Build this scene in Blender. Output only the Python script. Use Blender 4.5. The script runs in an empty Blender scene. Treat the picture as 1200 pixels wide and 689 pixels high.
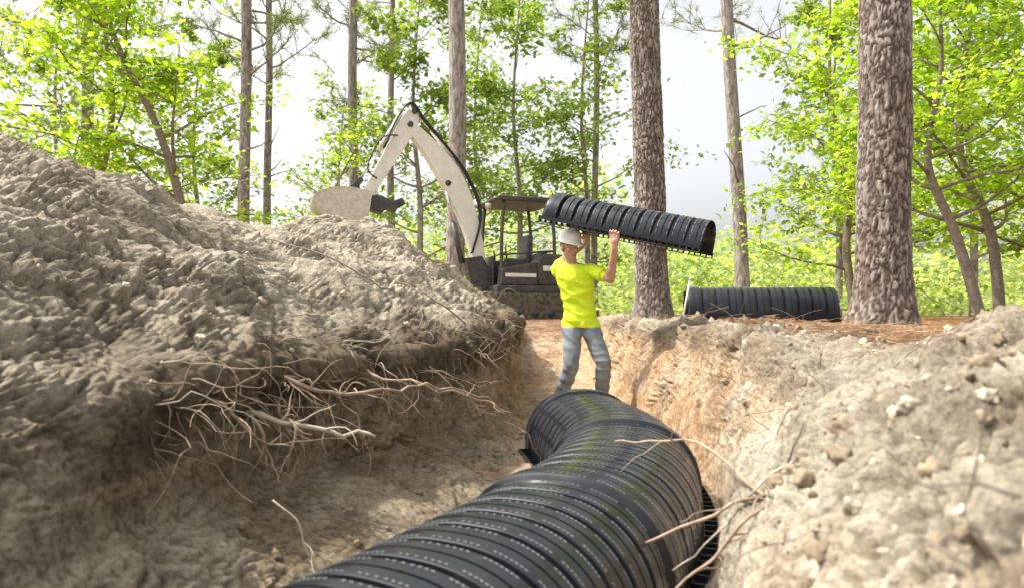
import bpy, bmesh, math, random
import numpy as np
from mathutils import Vector, Matrix
rng = np.random.default_rng(7)
random.seed(7)
scene = bpy.context.scene
COL = scene.collection

# ------------------------------------------------------------ noise
PERM = rng.permutation(4096).astype(np.int64)
GR = rng.normal(size=(4096, 3)); GR /= np.linalg.norm(GR, axis=1)[:, None]
def _h(ix, iy, iz):
    a = PERM[ix & 4095]; b = PERM[(a + iy) & 4095]; return PERM[(b + iz) & 4095]
def perlin(p):
    i = np.floor(p).astype(np.int64); f = p - i
    u = f * f * f * (f * (f * 6 - 15) + 10)
    out = np.zeros(len(p))
    for dx in (0, 1):
        wx = u[:, 0] if dx else 1 - u[:, 0]
        for dy in (0, 1):
            wy = u[:, 1] if dy else 1 - u[:, 1]
            for dz in (0, 1):
                wz = u[:, 2] if dz else 1 - u[:, 2]
                g = GR[_h(i[:, 0] + dx, i[:, 1] + dy, i[:, 2] + dz)]
                out += wx * wy * wz * (g[:, 0] * (f[:, 0] - dx) + g[:, 1] * (f[:, 1] - dy) + g[:, 2] * (f[:, 2] - dz))
    return out * 1.6
def fbm(p, o=3):
    s = 0; a = 1
    for k in range(o):
        s = s + a * perlin(p * (2.03 ** k) + 17.3 * k); a *= .5
    return s
def billow(p, o=2):
    s = 0; a = 1
    for k in range(o):
        s = s + a * (np.abs(perlin(p * (2.1 ** k) + 9.1 * k)) * 2 - .5); a *= .5
    return s
def voro(p):
    i = np.floor(p).astype(np.int64)
    f1 = np.full(len(p), 9.); f2 = np.full(len(p), 9.)
    for dx in (-1, 0, 1):
        for dy in (-1, 0, 1):
            for dz in (-1, 0, 1):
                c = i + np.array([dx, dy, dz])
                g = GR[_h(c[:, 0], c[:, 1], c[:, 2])] * .45 + .5 + c
                d = np.linalg.norm(g - p, axis=1)
                m = d < f1
                f2 = np.where(m, f1, np.minimum(f2, d)); f1 = np.where(m, d, f1)
    return f1, f2

# ------------------------------------------------------------ mesh helpers
def link(o, parent=None):
    COL.objects.link(o)
    if parent: o.parent = parent
    return o
def big_mesh(name, V, F, mats, mi=None, smooth=True, parent=None):
    me = bpy.data.meshes.new(name)
    V = np.asarray(V, dtype=np.float32); F = np.asarray(F, dtype=np.int32); k = F.shape[1]
    me.vertices.add(len(V)); me.vertices.foreach_set('co', V.ravel())
    me.loops.add(F.size); me.loops.foreach_set('vertex_index', F.ravel())
    me.polygons.add(len(F)); me.polygons.foreach_set('loop_start', np.arange(0, F.size, k, dtype=np.int32))
    for m in mats: me.materials.append(m)
    if mi is not None: me.polygons.foreach_set('material_index', np.asarray(mi, dtype=np.int32))
    me.polygons.foreach_set('use_smooth', np.full(len(F), smooth))
    me.update(calc_edges=True)
    return link(bpy.data.objects.new(name, me), parent)
def empty(name, loc=(0, 0, 0), rotz=0):
    e = bpy.data.objects.new(name, None); e.location = loc; e.rotation_euler = (0, 0, rotz)
    e.empty_display_size = .3
    COL.objects.link(e); return e
class Geo:
    def __init__(s): s.V = []; s.F = []; s.M = []; s.n = 0
    def add(s, V, F, m=0):
        V = np.asarray(V); F = np.asarray(F)
        s.V.append(V); s.F.append(F + s.n); s.M.append(np.full(len(F), m)); s.n += len(V)
    def obj(s, name, mats, smooth=True, parent=None):
        return big_mesh(name, np.concatenate(s.V), np.concatenate(s.F), mats, np.concatenate(s.M), smooth, parent)
def tube(P, R, n=8):
    P = np.asarray(P, float); R = np.broadcast_to(np.asarray(R, float), (len(P),))
    T = np.gradient(P, axis=0); T /= np.linalg.norm(T, axis=1)[:, None] + 1e-9
    ref = np.array([0, 0, 1.]) if abs(T[0, 2]) < .9 else np.array([1., 0, 0])
    V = []; u = np.cross(T[0], ref); u /= np.linalg.norm(u)
    a = np.arange(n) * 2 * math.pi / n
    for i in range(len(P)):
        u = u - T[i] * np.dot(u, T[i]); u /= np.linalg.norm(u) + 1e-9
        v = np.cross(T[i], u)
        V.append(P[i] + R[i] * (np.cos(a)[:, None] * u + np.sin(a)[:, None] * v))
    V.append(P[:1]); V.append(P[-1:])
    V = np.concatenate(V)
    F = []
    for i in range(len(P) - 1):
        for j in range(n):
            k = (j + 1) % n; F.append((i * n + j, i * n + k, (i + 1) * n + k, (i + 1) * n + j))
    m = len(P) * n; b = (len(P) - 1) * n
    if n % 2 == 0:
        for j in range(0, n, 2):
            F.append((m, (j + 2) % n, (j + 1) % n, j)); F.append((m + 1, b + j, b + (j + 1) % n, b + (j + 2) % n))
    return V, np.array(F)
def smoothpath(P, k=4):
    P = np.asarray(P, float); n = len(P); t = np.arange(n); tt = np.linspace(0, n - 1, (n - 1) * k + 1)
    out = []
    for x in tt:
        i = min(int(x), n - 2); f = x - i
        p0 = P[max(i - 1, 0)]; p1 = P[i]; p2 = P[i + 1]; p3 = P[min(i + 2, n - 1)]
        out.append(.5 * ((2 * p1) + (-p0 + p2) * f + (2 * p0 - 5 * p1 + 4 * p2 - p3) * f * f + (-p0 + 3 * p1 - 3 * p2 + p3) * f ** 3))
    return np.array(out)
BOXF = [(0, 3, 2, 1), (4, 5, 6, 7), (0, 1, 5, 4), (1, 2, 6, 5), (2, 3, 7, 6), (3, 0, 4, 7)]
def boxV(c, ax, ay, az):
    c = np.asarray(c, float); ax, ay, az = map(lambda q: np.asarray(q, float), (ax, ay, az))
    return np.array([c - ax - ay - az, c + ax - ay - az, c + ax + ay - az, c - ax + ay - az, c - ax - ay + az, c + ax - ay + az, c + ax + ay + az, c - ax + ay + az])

# ------------------------------------------------------------ materials
def mat(name):
    m = bpy.data.materials.new(name); m.use_nodes = True
    nt = m.node_tree; return m, nt, nt.nodes['Principled BSDF']
def N(nt, t, **kw):
    n = nt.nodes.new(t)
    for k, v in kw.items(): setattr(n, k, v)
    return n
def ramp(nt, src, stops):
    r = nt.nodes.new('ShaderNodeValToRGB'); e = r.color_ramp.elements
    while len(e) < len(stops): e.new(.5)
    for x, (p, c) in zip(e, stops):
        x.position = p; x.color = (*c, 1) if len(c) == 3 else c
    nt.links.new(src, r.inputs[0]); return r.outputs[0]
def mixc(nt, f, a, b, mode='MIX'):
    m = nt.nodes.new('ShaderNodeMix'); m.data_type = 'RGBA'; m.blend_type = mode
    for s, v in ((m.inputs[0], f), (m.inputs[6], a), (m.inputs[7], b)):
        if isinstance(v, (int, float)): s.default_value = v
        elif isinstance(v, tuple): s.default_value = (*v, 1)
        else: nt.links.new(v, s)
    return m.outputs[2]
def noise(nt, scale, detail=3, rough=.6, vec=None, dist=0):
    n = N(nt, 'ShaderNodeTexNoise'); n.inputs['Scale'].default_value = scale; n.inputs['Detail'].default_value = detail
    n.inputs['Roughness'].default_value = rough; n.inputs['Distortion'].default_value = dist
    if vec is None:
        vec = nt.nodes.new('ShaderNodeTexCoord').outputs['Object']
    nt.links.new(vec, n.inputs['Vector']); return n.outputs['Fac']
def bump(nt, b, src, strength=.5, dist=.01, prev=None):
    n = N(nt, 'ShaderNodeBump'); n.inputs['Strength'].default_value = strength; n.inputs['Distance'].default_value = dist
    nt.links.new(src, n.inputs['Height'])
    if prev: nt.links.new(prev, n.inputs['Normal'])
    nt.links.new(n.outputs[0], b.inputs['Normal']); return n.outputs[0]
def simple(name, col, rough=.6, metal=0, var=.25, scale=8, bmp=.15, bscale=60, dirt=None, dirtamt=.5):
    m, nt, b = mat(name)
    c = ramp(nt, noise(nt, scale), [(.3, tuple(x * (1 - var) for x in col)), (.7, tuple(min(1, x * (1 + var)) for x in col))])
    if dirt:
        f = ramp(nt, noise(nt, scale * 1.7, 5, .7), [(.5 - .12, (0, 0, 0)), (.72, (dirtamt,) * 3)])
        c = mixc(nt, f, c, dirt)
    nt.links.new(c, b.inputs['Base Color']); b.inputs['Roughness'].default_value = rough; b.inputs['Metallic'].default_value = metal
    if bmp: bump(nt, b, noise(nt, bscale), bmp, .004)
    return m
def leafmat(name, c1, c2, c3, trans=.5):
    m, nt, b = mat(name)
    g = nt.nodes.new('ShaderNodeNewGeometry')
    c = ramp(nt, g.outputs['Random Per Island'], [(0, c1), (.55, c2), (1, c3)])
    nt.links.new(c, b.inputs['Base Color']); b.inputs['Roughness'].default_value = .5
    b.inputs['Specular IOR Level'].default_value = .3
    t = nt.nodes.new('ShaderNodeBsdfTranslucent')
    tc = mixc(nt, 1.0, c, (2.4, 2.2, 1.0), 'MULTIPLY'); nt.links.new(tc, t.inputs[0])
    mx = nt.nodes.new('ShaderNodeMixShader'); mx.inputs[0].default_value = trans
    nt.links.new(b.outputs[0], mx.inputs[1]); nt.links.new(t.outputs[0], mx.inputs[2])
    nt.links.new(mx.outputs[0], nt.nodes['Material Output'].inputs[0]); return m

def ground_mat():
    m, nt, b = mat('sandy_soil')
    geo = nt.nodes.new('ShaderNodeNewGeometry').outputs['Position']
    at = lambda n: N(nt, 'ShaderNodeAttribute', attribute_name=n).outputs['Fac']
    n1 = noise(nt, 1.4, 5, .7, geo, .5); n2 = noise(nt, 6, 5, .72, geo); n3 = noise(nt, 55, 3, .75, geo)
    sand = ramp(nt, n1, [(.32, (.20, .165, .115)), (.44, (.42, .36, .265)), (.56, (.66, .59, .46)), (.72, (.58, .51, .39))])
    s2 = ramp(nt, n2, [(.3, (.20, .165, .115)), (.5, (.50, .435, .33)), (.68, (.72, .66, .53))])
    sand = mixc(nt, .5, sand, s2)
    wall = ramp(nt, n2, [(.3, (.17, .125, .075)), (.5, (.32, .245, .155)), (.7, (.46, .37, .25))])
    mp = N(nt, 'ShaderNodeMapping'); mp.inputs['Scale'].default_value = (1.2, 1.2, 9); nt.links.new(geo, mp.inputs[0])
    lay = noise(nt, 1.0, 3, .6, mp.outputs[0], .6)
    wall = mixc(nt, .45, wall, ramp(nt, lay, [(.35, (.15, .11, .065)), (.5, (.36, .27, .17)), (.68, (.48, .385, .26))]))
    org = ramp(nt, n2, [(.3, (.38, .225, .12)), (.5, (.62, .40, .23)), (.7, (.74, .57, .38))])
    straw = ramp(nt, n2, [(.3, (.13, .07, .04)), (.5, (.27, .155, .09)), (.7, (.40, .28, .18))])
    c = mixc(nt, at('wall'), sand, wall); c = mixc(nt, at('orange'), c, org); c = mixc(nt, at('straw'), c, straw)
    top = ramp(nt, n2, [(.35, (.07, .052, .036)), (.65, (.20, .155, .105))])
    c = mixc(nt, at('topsoil_shade'), c, top)
    c = mixc(nt, 1.0, c, ramp(nt, n3, [(.3, (.55, .53, .5)), (.5, (1, 1, 1)), (.7, (1.2, 1.2, 1.2))]), 'MULTIPLY')
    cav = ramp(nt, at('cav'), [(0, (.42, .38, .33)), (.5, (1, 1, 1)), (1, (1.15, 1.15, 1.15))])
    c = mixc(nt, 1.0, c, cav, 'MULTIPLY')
    nt.links.new(c, b.inputs['Base Color']); b.inputs['Roughness'].default_value = .95; b.inputs['Specular IOR Level'].default_value = .12
    bump(nt, b, noise(nt, 38, 5, .85, geo), 1.0, .03)
    return m
M_ground = ground_mat()

# ------------------------------------------------------------ ground (one sheet, trench and spoil heaps)
ST = {  # Y : left 6 points, right 5 points   (x, z)
 -30: [(-6, .8), (-4, .8), (-3, .8), (-2, .8), (-1.9, .8), (-1.6, .8), (.9, .8), (1, .8), (1.3, .8), (2, .8), (3, .8)],
 -7: [(-6, .8), (-4, .9), (-3, .9), (-2, .8), (-1.9, .8), (-1.6, .7), (.9, .7), (1, .8), (1.3, .8), (2, .85), (3, .8)],
 -5: [(-5, .8), (-3, 1.4), (-2, 1.0), (-1.4, .6), (-1.3, .2), (-1.15, 0), (.9, 0), (1.0, .4), (1.2, .7), (1.8, .95), (2.6, .8)],
 0: [(-5, .8), (-3, 1.6), (-2, 1.1), (-1.5, .65), (-1.3, .25), (-1.15, 0), (.6, 0), (.7, .4), (.85, .65), (1.3, .9), (2.4, .8)],
 .8: [(-5, .8), (-2.9, 1.65), (-1.9, 1.1), (-1.4, .65), (-1.22, .3), (-1.08, 0), (.4, 0), (.47, .4), (.65, .68), (1.15, .88), (2.3, .8)],
 1.3: [(-5, .8), (-2.8, 1.7), (-1.8, 1.1), (-1.28, .66), (-1.12, .32), (-.9, 0), (.42, 0), (.5, .35), (.68, .6), (1.2, .9), (2.4, .8)],
 2: [(-4.8, .8), (-2.7, 1.75), (-1.7, 1.15), (-1.18, .68), (-1.10, .30), (-.66, 0), (.60, 0), (.68, .4), (.95, .66), (1.5, .95), (2.5, .8)],
 2.35: [(-4.8, .8), (-2.65, 1.8), (-1.7, 1.15), (-1.14, .69), (-1.08, .26), (-.52, 0), (.72, 0), (.8, .45), (1.1, .68), (1.68, .97), (2.6, .8)],
 3: [(-4.7, .8), (-2.6, 1.85), (-1.65, 1.2), (-1.00, .7), (-.96, .24), (-.28, 0), (.95, 0), (1.05, .4), (1.3, .68), (1.8, .84), (2.8, .8)],
 3.5: [(-4.7, .8), (-2.6, 1.9), (-1.5, 1.22), (-.76, .7), (-.72, .22), (-.16, 0), (1.05, 0), (1.13, .4), (1.36, .7), (1.9, .82), (2.9, .8)],
 4: [(-4.6, .8), (-2.5, 1.82), (-1.4, 1.25), (-.54, .71), (-.50, .2), (-.06, 0), (1.12, 0), (1.22, .4), (1.44, .76), (2.0, .82), (3, .8)],
 5: [(-4.4, .8), (-2.4, 1.65), (-1.2, 1.28), (-.24, .74), (-.2, .18), (.03, 0), (1.15, 0), (1.26, .4), (1.48, .8), (2.2, .85), (3.2, .8)],
 6: [(-4.2, .8), (-2.2, 1.6), (-1.0, 1.33), (-.06, .78), (-.04, .16), (.08, 0), (1.13, 0), (1.23, .4), (1.43, .8), (2.2, .84), (3.2, .8)],
 6.6: [(-4, .8), (-1.9, 1.92), (-.9, 1.4), (-.01, .8), (0, .16), (.1, 0), (1.12, 0), (1.22, .4), (1.41, .8), (2.2, .83), (3.2, .8)],
 7.2: [(-3.6, .8), (-1.5, 1.95), (-.75, 1.4), (.02, .81), (.03, .16), (.12, 0), (1.11, 0), (1.21, .4), (1.4, .8), (2.2, .83), (3.2, .8)],
 7.8: [(-3.2, .8), (-1.1, 1.68), (-.5, 1.22), (.04, .81), (.05, .16), (.12, 0), (1.1, 0), (1.2, .4), (1.38, .82), (2.1, .83), (3.2, .8)],
 8.5: [(-2.6, .8), (-.6, 1.45), (-.25, 1.1), (.06, .8), (.07, .2), (.13, .03), (1.1, .03), (1.2, .42), (1.36, .82), (2, .82), (3, .8)],
 9.1: [(-2.2, .8), (-.25, 1.17), (-.1, .98), (.08, .8), (.09, .3), (.14, .12), (1.1, .12), (1.2, .45), (1.36, .82), (2, .82), (3, .8)],
 9.7: [(-2.2, .8), (-.2, .95), (-.05, .88), (.1, .8), (.11, .5), (.16, .3), (1.05, .3), (1.15, .5), (1.35, .82), (2, .82), (3, .8)],
 11: [(-2.4, .8), (-1, .82), (-.5, .82), (.1, .8), (.14, .7), (.2, .62), (1, .62), (1.1, .7), (1.3, .8), (2, .8), (3, .8)],
 12.5: [(-2.4, .8), (-1, .8), (-.5, .8), (.1, .8), (.14, .8), (.2, .8), (1, .8), (1.1, .8), (1.3, .8), (2, .8), (3, .8)],
 400: [(-2.4, .8), (-1, .8), (-.5, .8), (.1, .8), (.14, .8), (.2, .8), (1, .8), (1.1, .8), (1.3, .8), (2, .8), (3, .8)],
}
ys = np.array(sorted(ST)); tab = np.array([ST[y] for y in sorted(ST)], float)
yf = np.arange(-30, 20, .05)
ft = np.stack([[np.interp(yf, ys, tab[:, k, c]) for c in (0, 1)] for k in range(11)])
kern = np.exp(-np.linspace(-2, 2, 13) ** 2); kern /= kern.sum()
for k in range(11):
    for c in (0, 1):
        ft[k, c] = np.convolve(np.pad(ft[k, c], 6, mode='edge'), kern, 'valid')
rows = np.concatenate([-np.geomspace(30, 1, 25), np.linspace(-.9, .38, 18), np.exp(np.arange(math.log(.4), math.log(12.5), .0045)), np.geomspace(12.6, 400, 90)])
nr = len(rows)
cnt = [26, 50, 200, 150, 110, 80, 60, 80, 80, 100, 40, 26]
C = np.zeros((nr, 13, 2))
for k in range(11):
    for c in (0, 1): C[:, k + 1, c] = np.interp(rows, yf, ft[k, c])
C[:, 0] = (-400, .8); C[:, 12] = (400, .8)
cols = []; reg = []
for s in range(12):
    t = np.arange(cnt[s]) / cnt[s]
    if s == 0: t = 1 - np.geomspace(1, .004, cnt[s]); t[0] = 0
    if s == 11: t = np.concatenate([[0], np.geomspace(.004, .85, cnt[s] - 1)])
    cols.append(C[:, s, None, :] * (1 - t)[None, :, None] + C[:, s + 1, None, :] * t[None, :, None]); reg.append(s + t)
cols.append(C[:, 12:13, :]); reg.append([12.])
G = np.concatenate(cols, axis=1); reg = np.concatenate(reg); nc = len(reg)
k2 = np.exp(-np.linspace(-2, 2, 15) ** 2); k2 /= k2.sum()
H = G.copy()
for c in (0, 1):
    pad = np.pad(G[:, :, c], ((0, 0), (7, 7)), mode='edge')
    sm = sum(k2[j] * pad[:, j:j + nc] for j in range(15))
    H[:, 28:-28, c] = sm[:, 28:-28]
V = np.zeros((nr, nc, 3)); V[:, :, 0] = H[:, :, 0]; V[:, :, 1] = rows[:, None]; V[:, :, 2] = H[:, :, 1]
def gnorm(V):
    a = np.gradient(V, axis=1); b = np.gradient(V, axis=0)
    n = np.cross(a, b); n /= np.linalg.norm(n, axis=2)[:, :, None] + 1e-12; return n
Nn = gnorm(V)
P = V.reshape(-1, 3); nn = Nn.reshape(-1, 3)
site = np.clip((13 - rows) / 3, 0, 1) * np.clip((rows + 8) / 3, 0, 1)
aL = np.interp(reg, [0, 1, 1.6, 2.5, 3.6, 4.2, 5, 5.9, 6.1, 7, 7.4, 8.6, 9.5, 10.5, 11, 12], [.0, .03, .10, .14, .11, .08, .05, .01, .008, .008, .04, .06, .06, .04, .015, 0])
aM = np.interp(reg, [0, 1, 1.6, 2.5, 3.8, 4.15, 4.9, 5.3, 5.9, 6.2, 6.9, 7.2, 8, 9, 10.2, 11, 12], [.0, .02, .06, .075, .08, .05, .035, .04, .03, .014, .012, .035, .065, .085, .075, .02, 0])
AL = (site[:, None] * aL[None]).ravel(); AM = (site[:, None] * aM[None]).ravel()
warp = np.stack([perlin(P * 2.2), perlin(P * 2.2 + 31), perlin(P * 2.2 + 77)], 1) * .15
warp2 = np.stack([perlin(P * 9), perlin(P * 9 + 31), perlin(P * 9 + 77)], 1) * .035
Pw = P + warp + warp2
b1 = fbm(Pw * 2.7 + 3, 2)
cl = billow(Pw * 5.0, 1); c2 = billow(Pw * 13, 2); c3 = billow((P + warp2) * 31, 1); c4 = perlin(P * 60)
mask = np.clip(fbm(P * 1.5 + 5, 2) * 1.5 + .5, .05, 1)
d = AL * fbm(P * .95 + 3, 2) + AM * (.75 * b1 + .45 * cl * mask + .42 * c2 * (.15 + .85 * mask) + .17 * c3 * (.4 + .6 * mask) + .07 * c4)
rill = np.abs(perlin(np.stack([P[:, 0] * .6, P[:, 1] * 4.2 + warp[:, 0] * 4, P[:, 2] * .8], 1)))
heap = (np.interp(reg, [1.4, 2.2, 3.6, 4], [0, 1, 1, 0])[None] * site[:, None]).ravel()
d -= heap * .06 * np.clip(1 - rill * 4, 0, 1)
# overhanging lip: topsoil bulges out above the cut face
lipm = (np.interp(reg, [3.55, 3.9, 4.1, 4.35], [0, 1, .9, 0])[None] * (site * np.interp(rows, [1.6, 2.4], [0, 1]))[:, None]).ravel()
d += lipm * (.035 + .05 * np.clip(fbm(P * 2.4 + 9, 2) + .3, 0, 1))
wallm = np.interp(reg, [4.1, 4.4, 4.9, 5.2, 7, 7.2, 8.8, 9.3], [0, 1, 1, 0, 0, 1, 1, 0])
WL = (wallm[None] * site[:, None]).ravel()
gro = np.sin((P[:, 1] * 1.0 + P[:, 2] * .25 + warp[:, 1] * .5) * 42)
d += WL * .008 * gro * np.clip(perlin(P * 1.7 + 40) * 2 + .3, 0, 1)
P2 = P + nn * d[:, None]
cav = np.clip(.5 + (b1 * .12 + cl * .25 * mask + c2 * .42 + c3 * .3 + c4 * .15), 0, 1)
idx = np.arange(nr * nc).reshape(nr, nc)
F = np.stack([idx[:-1, :-1], idx[:-1, 1:], idx[1:, 1:], idx[1:, :-1]], -1).reshape(-1, 4)
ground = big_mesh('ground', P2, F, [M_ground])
def attr(name, arr):
    a = ground.data.attributes.new(name, 'FLOAT', 'POINT'); a.data.foreach_set('value', np.asarray(arr, np.float32))
ew = fbm(P * 3, 2) * .4
att_w = np.interp(reg, [3.7, 4.1, 5.6, 6.2, 7], [0, 1, .85, .3, 0])[None] * np.interp(rows, [1.2, 2.6], [.35, 1])[:, None]
aw = att_w.ravel(); attr('wall', np.clip(aw + ew * (np.abs(aw - .5) < .499), 0, 1) * np.clip((12 - P[:, 1]) / 2, 0, 1))
ao = np.interp(reg, [5.6, 6.3, 7, 8.6, 9.2], [0, .55, .9, .85, .0])[None] * np.interp(rows, [2.6, 4.2, 9, 12], [.1, .85, 1, 1])[:, None]
attr('orange', np.clip(ao.ravel() + ew * (ao.ravel() > .05), 0, 1))
atp = np.interp(reg, [3.5, 3.9, 4.25, 4.6, 6, 8.5, 8.8, 9.1, 10, 10.6], [0, .7, .9, 0, 0, 0, .5, .3, .3, 0])[None] * np.interp(rows, [1.2, 2.6, 9, 10], [.25, 1, 1, 0])[:, None]  # lip bands are topsoil; right bank values paint shadowed gaps into the colour
attr('topsoil_shade', np.clip(atp.ravel() + ew * 1.4 * (atp.ravel() > .03), 0, .92))
ast = np.interp(reg, [0, 1, 1.5, 9.2, 10, 12], [1, .9, 0, 0, .9, 1])[None] * np.interp(rows, [2.2, 3.2], [.25, 1])[:, None]
ast = np.maximum(ast, np.interp(rows, [9.5, 11.5], [0, .9])[:, None])
attr('straw', np.clip(ast.ravel() + ew * .8 * (ast.ravel() > .05), 0, 1))
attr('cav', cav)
GN = gnorm(P2.reshape(nr, nc, 3)).reshape(-1, 3)
PG = P2.reshape(nr, nc, 3)

# ------------------------------------------------------------ clods and crumbs
def ico(sub):
    bm = bmesh.new(); bmesh.ops.create_icosphere(bm, subdivisions=sub, radius=1)
    v = np.array([x.co[:] for x in bm.verts]); f = np.array([[y.index for y in x.verts] for x in bm.faces]); bm.free(); return v, f
iv, if_ = ico(3)
def scatter_lumps(name, sel, n, smin, smax, material, pw=2.5):
    ids = rng.choice(sel, n)
    Vs = []; Fs = []; o = 0
    variants = []
    for k in range(12):
        q = iv * (1 + .5 * perlin(iv * 1.3 + k * 13)[:, None] + .3 * billow(iv * 2.6 + k * 7, 2)[:, None]); variants.append(q)
    for k, i in enumerate(ids):
        s = smin + (smax - smin) * rng.random() ** pw
        A = rng.normal(size=(3, 3)); Q, _ = np.linalg.qr(A)
        v = (variants[k % 12] * (1, .8, .65)) @ Q.T * s + P2[i] + GN[i] * s * .1
        Vs.append(v); Fs.append(if_ + o); o += len(v)
    return big_mesh(name, np.concatenate(Vs), np.concatenate(Fs), [material])
M_clod = simple('clod_soil', (.48, .41, .31), .95, var=.4, scale=14, bmp=1, bscale=70)
M_clod.node_tree.nodes['Principled BSDF'].inputs['Specular IOR Level'].default_value = .12
M_clodd = simple('dark_clod_soil', (.28, .22, .15), .95, var=.35, scale=14, bmp=1, bscale=70)
M_clodd.node_tree.nodes['Principled BSDF'].inputs['Specular IOR Level'].default_value = .12
R = np.tile(reg, nr); Yv = P[:, 1]
selL = np.where((R > 1.9) & (R < 4.0) & (Yv > 1.2) & (Yv < 9))[0]
selR = np.where((R > 8.2) & (R < 10.8) & (Yv > .7) & (Yv < 7))[0]
selF = np.where((((R > 5.2) & (R < 6.25)) | ((R > 6.85) & (R < 7.2))) & (Yv > 1.2) & (Yv < 9))[0]
scatter_lumps('dirt_clods', np.concatenate([selL, selR]), 700, .003, .026, M_clod, 4)
scatter_lumps('dirt_clods', np.concatenate([selR, selF]), 600, .003, .032, M_clodd, 3.2)

# ------------------------------------------------------------ bark / wood
def barkmat(name, dark, mid, light, sc=1.0):
    m, nt, b = mat(name)
    tc = nt.nodes.new('ShaderNodeTexCoord').outputs['Object']
    mp = N(nt, 'ShaderNodeMapping'); mp.inputs['Scale'].default_value = (14 * sc, 14 * sc, 4 * sc); nt.links.new(tc, mp.inputs[0])
    n0 = noise(nt, 1.2, 3, .6, mp.outputs[0])
    c = ramp(nt, n0, [(.35, dark), (.5, mid), (.65, light)])
    nt.links.new(c, b.inputs['Base Color']); b.inputs['Roughness'].default_value = .95; b.inputs['Specular IOR Level'].default_value = .1
    bump(nt, b, n0, .8, .03); return m
def bark_near():
    m, nt, b = mat('pine_bark')
    at = N(nt, 'ShaderNodeAttribute', attribute_name='plate').outputs['Fac']
    tc = nt.nodes.new('ShaderNodeTexCoord').outputs['Object']
    mp = N(nt, 'ShaderNodeMapping'); mp.inputs['Scale'].default_value = (1, 1, .35); nt.links.new(tc, mp.inputs[0])
    c = ramp(nt, at, [(0, (.07, .056, .048)), (.35, (.175, .142, .12)), (.7, (.30, .258, .23)), (1, (.42, .38, .345))])
    c = mixc(nt, 1.0, c, ramp(nt, noise(nt, 22, 5, .75, mp.outputs[0]), [(.3, (.55, .5, .48)), (.5, (1, 1, 1)), (.72, (1.35, 1.33, 1.3))]), 'MULTIPLY')
    c = mixc(nt, 1.0, c, ramp(nt, noise(nt, 2.2, 2, .5, mp.outputs[0]), [(.35, (.88, .83, .78)), (.65, (1.08, 1.1, 1.1))]), 'MULTIPLY')
    nt.links.new(c, b.inputs['Base Color']); b.inputs['Roughness'].default_value = .95; b.inputs['Specular IOR Level'].default_value = .1
    bump(nt, b, noise(nt, 60, 4, .75, mp.outputs[0]), .9, .012); return m
M_bark = bark_near()
M_barkfar = barkmat('pine_bark_distant', (.17, .145, .13), (.31, .27, .24), (.44, .40, .37), .8)
M_twig = simple('twig_bark', (.21, .165, .13), .9, var=.3, scale=20, bmp=0)
M_root = simple('root_bark', (.34, .25, .17), .85, var=.4, scale=14, bmp=.5, bscale=90)
M_rootp = simple('pale_root_wood', (.50, .43, .33), .85, var=.35, scale=14, bmp=.5, bscale=90)
M_leafA = leafmat('maple_leaves', (.14, .25, .02), (.24, .37, .035), (.34, .45, .07), .55)
M_leafB = leafmat('oak_leaves', (.10, .17, .04), (.17, .26, .06), (.26, .34, .09), .5)
M_leafC = leafmat('hazed_distant_leaves', (.20, .29, .12), (.28, .38, .16), (.38, .46, .22), .5)  # distance haze put into the leaf colour as paler greens
M_needle = leafmat('pine_needles', (.10, .16, .06), (.16, .22, .085), (.24, .28, .12), .35)

# ------------------------------------------------------------ trees
def leaves_quads(cent, size, asp=.6, droop=.3):
    n = len(cent)
    a = rng.random(n) * 2 * math.pi; el = rng.normal(-.15, .45, n)
    d = np.stack([np.cos(a) * np.cos(el), np.sin(a) * np.cos(el), np.sin(el)], 1)
    up = rng.normal(size=(n, 3)) * .45 + (0, 0, 1)
    s = np.cross(d, up); s /= np.linalg.norm(s, axis=1)[:, None] + 1e-9
    sz = (size * (.6 + .8 * rng.random(n)))[:, None]
    u = np.cross(s, d)
    V = np.stack([cent, cent + d * sz * .5 + s * sz * asp * .5 + u * sz * .08, cent + d * sz, cent + d * sz * .5 - s * sz * asp * .5 + u * sz * .08], 1).reshape(-1, 3)
    return V, np.arange(4 * n).reshape(n, 4)
def needle_quads(tips, dirs, per, L):
    n = len(tips) * per
    b = np.repeat(tips, per, 0); dd = np.repeat(dirs, per, 0)
    b = b - dd * rng.random((n, 1)) * L * 1.2
    r = rng.normal(size=(n, 3)); d = dd * .9 + r * .75; d /= np.linalg.norm(d, axis=1)[:, None]
    s = np.cross(d, rng.normal(size=(n, 3))); s /= np.linalg.norm(s, axis=1)[:, None] + 1e-9
    l = (L * (.7 + .5 * rng.random(n)))[:, None]; w = L * .028
    V = np.stack([b - s * w, b + s * w, b + d * l + s * w * .3, b + d * l - s * w * .3], 1).reshape(-1, 3)
    return V, np.arange(4 * n).reshape(n, 4)
def wander(p, d, L, n, jit, up):
    pts = [np.array(p, float)]; d = np.array(d, float); d /= np.linalg.norm(d)
    for i in range(n):
        d = d + rng.normal(size=3) * jit + np.array([0, 0, up]); d /= np.linalg.norm(d)
        pts.append(pts[-1] + d * L / n)
    return np.array(pts), d
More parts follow.
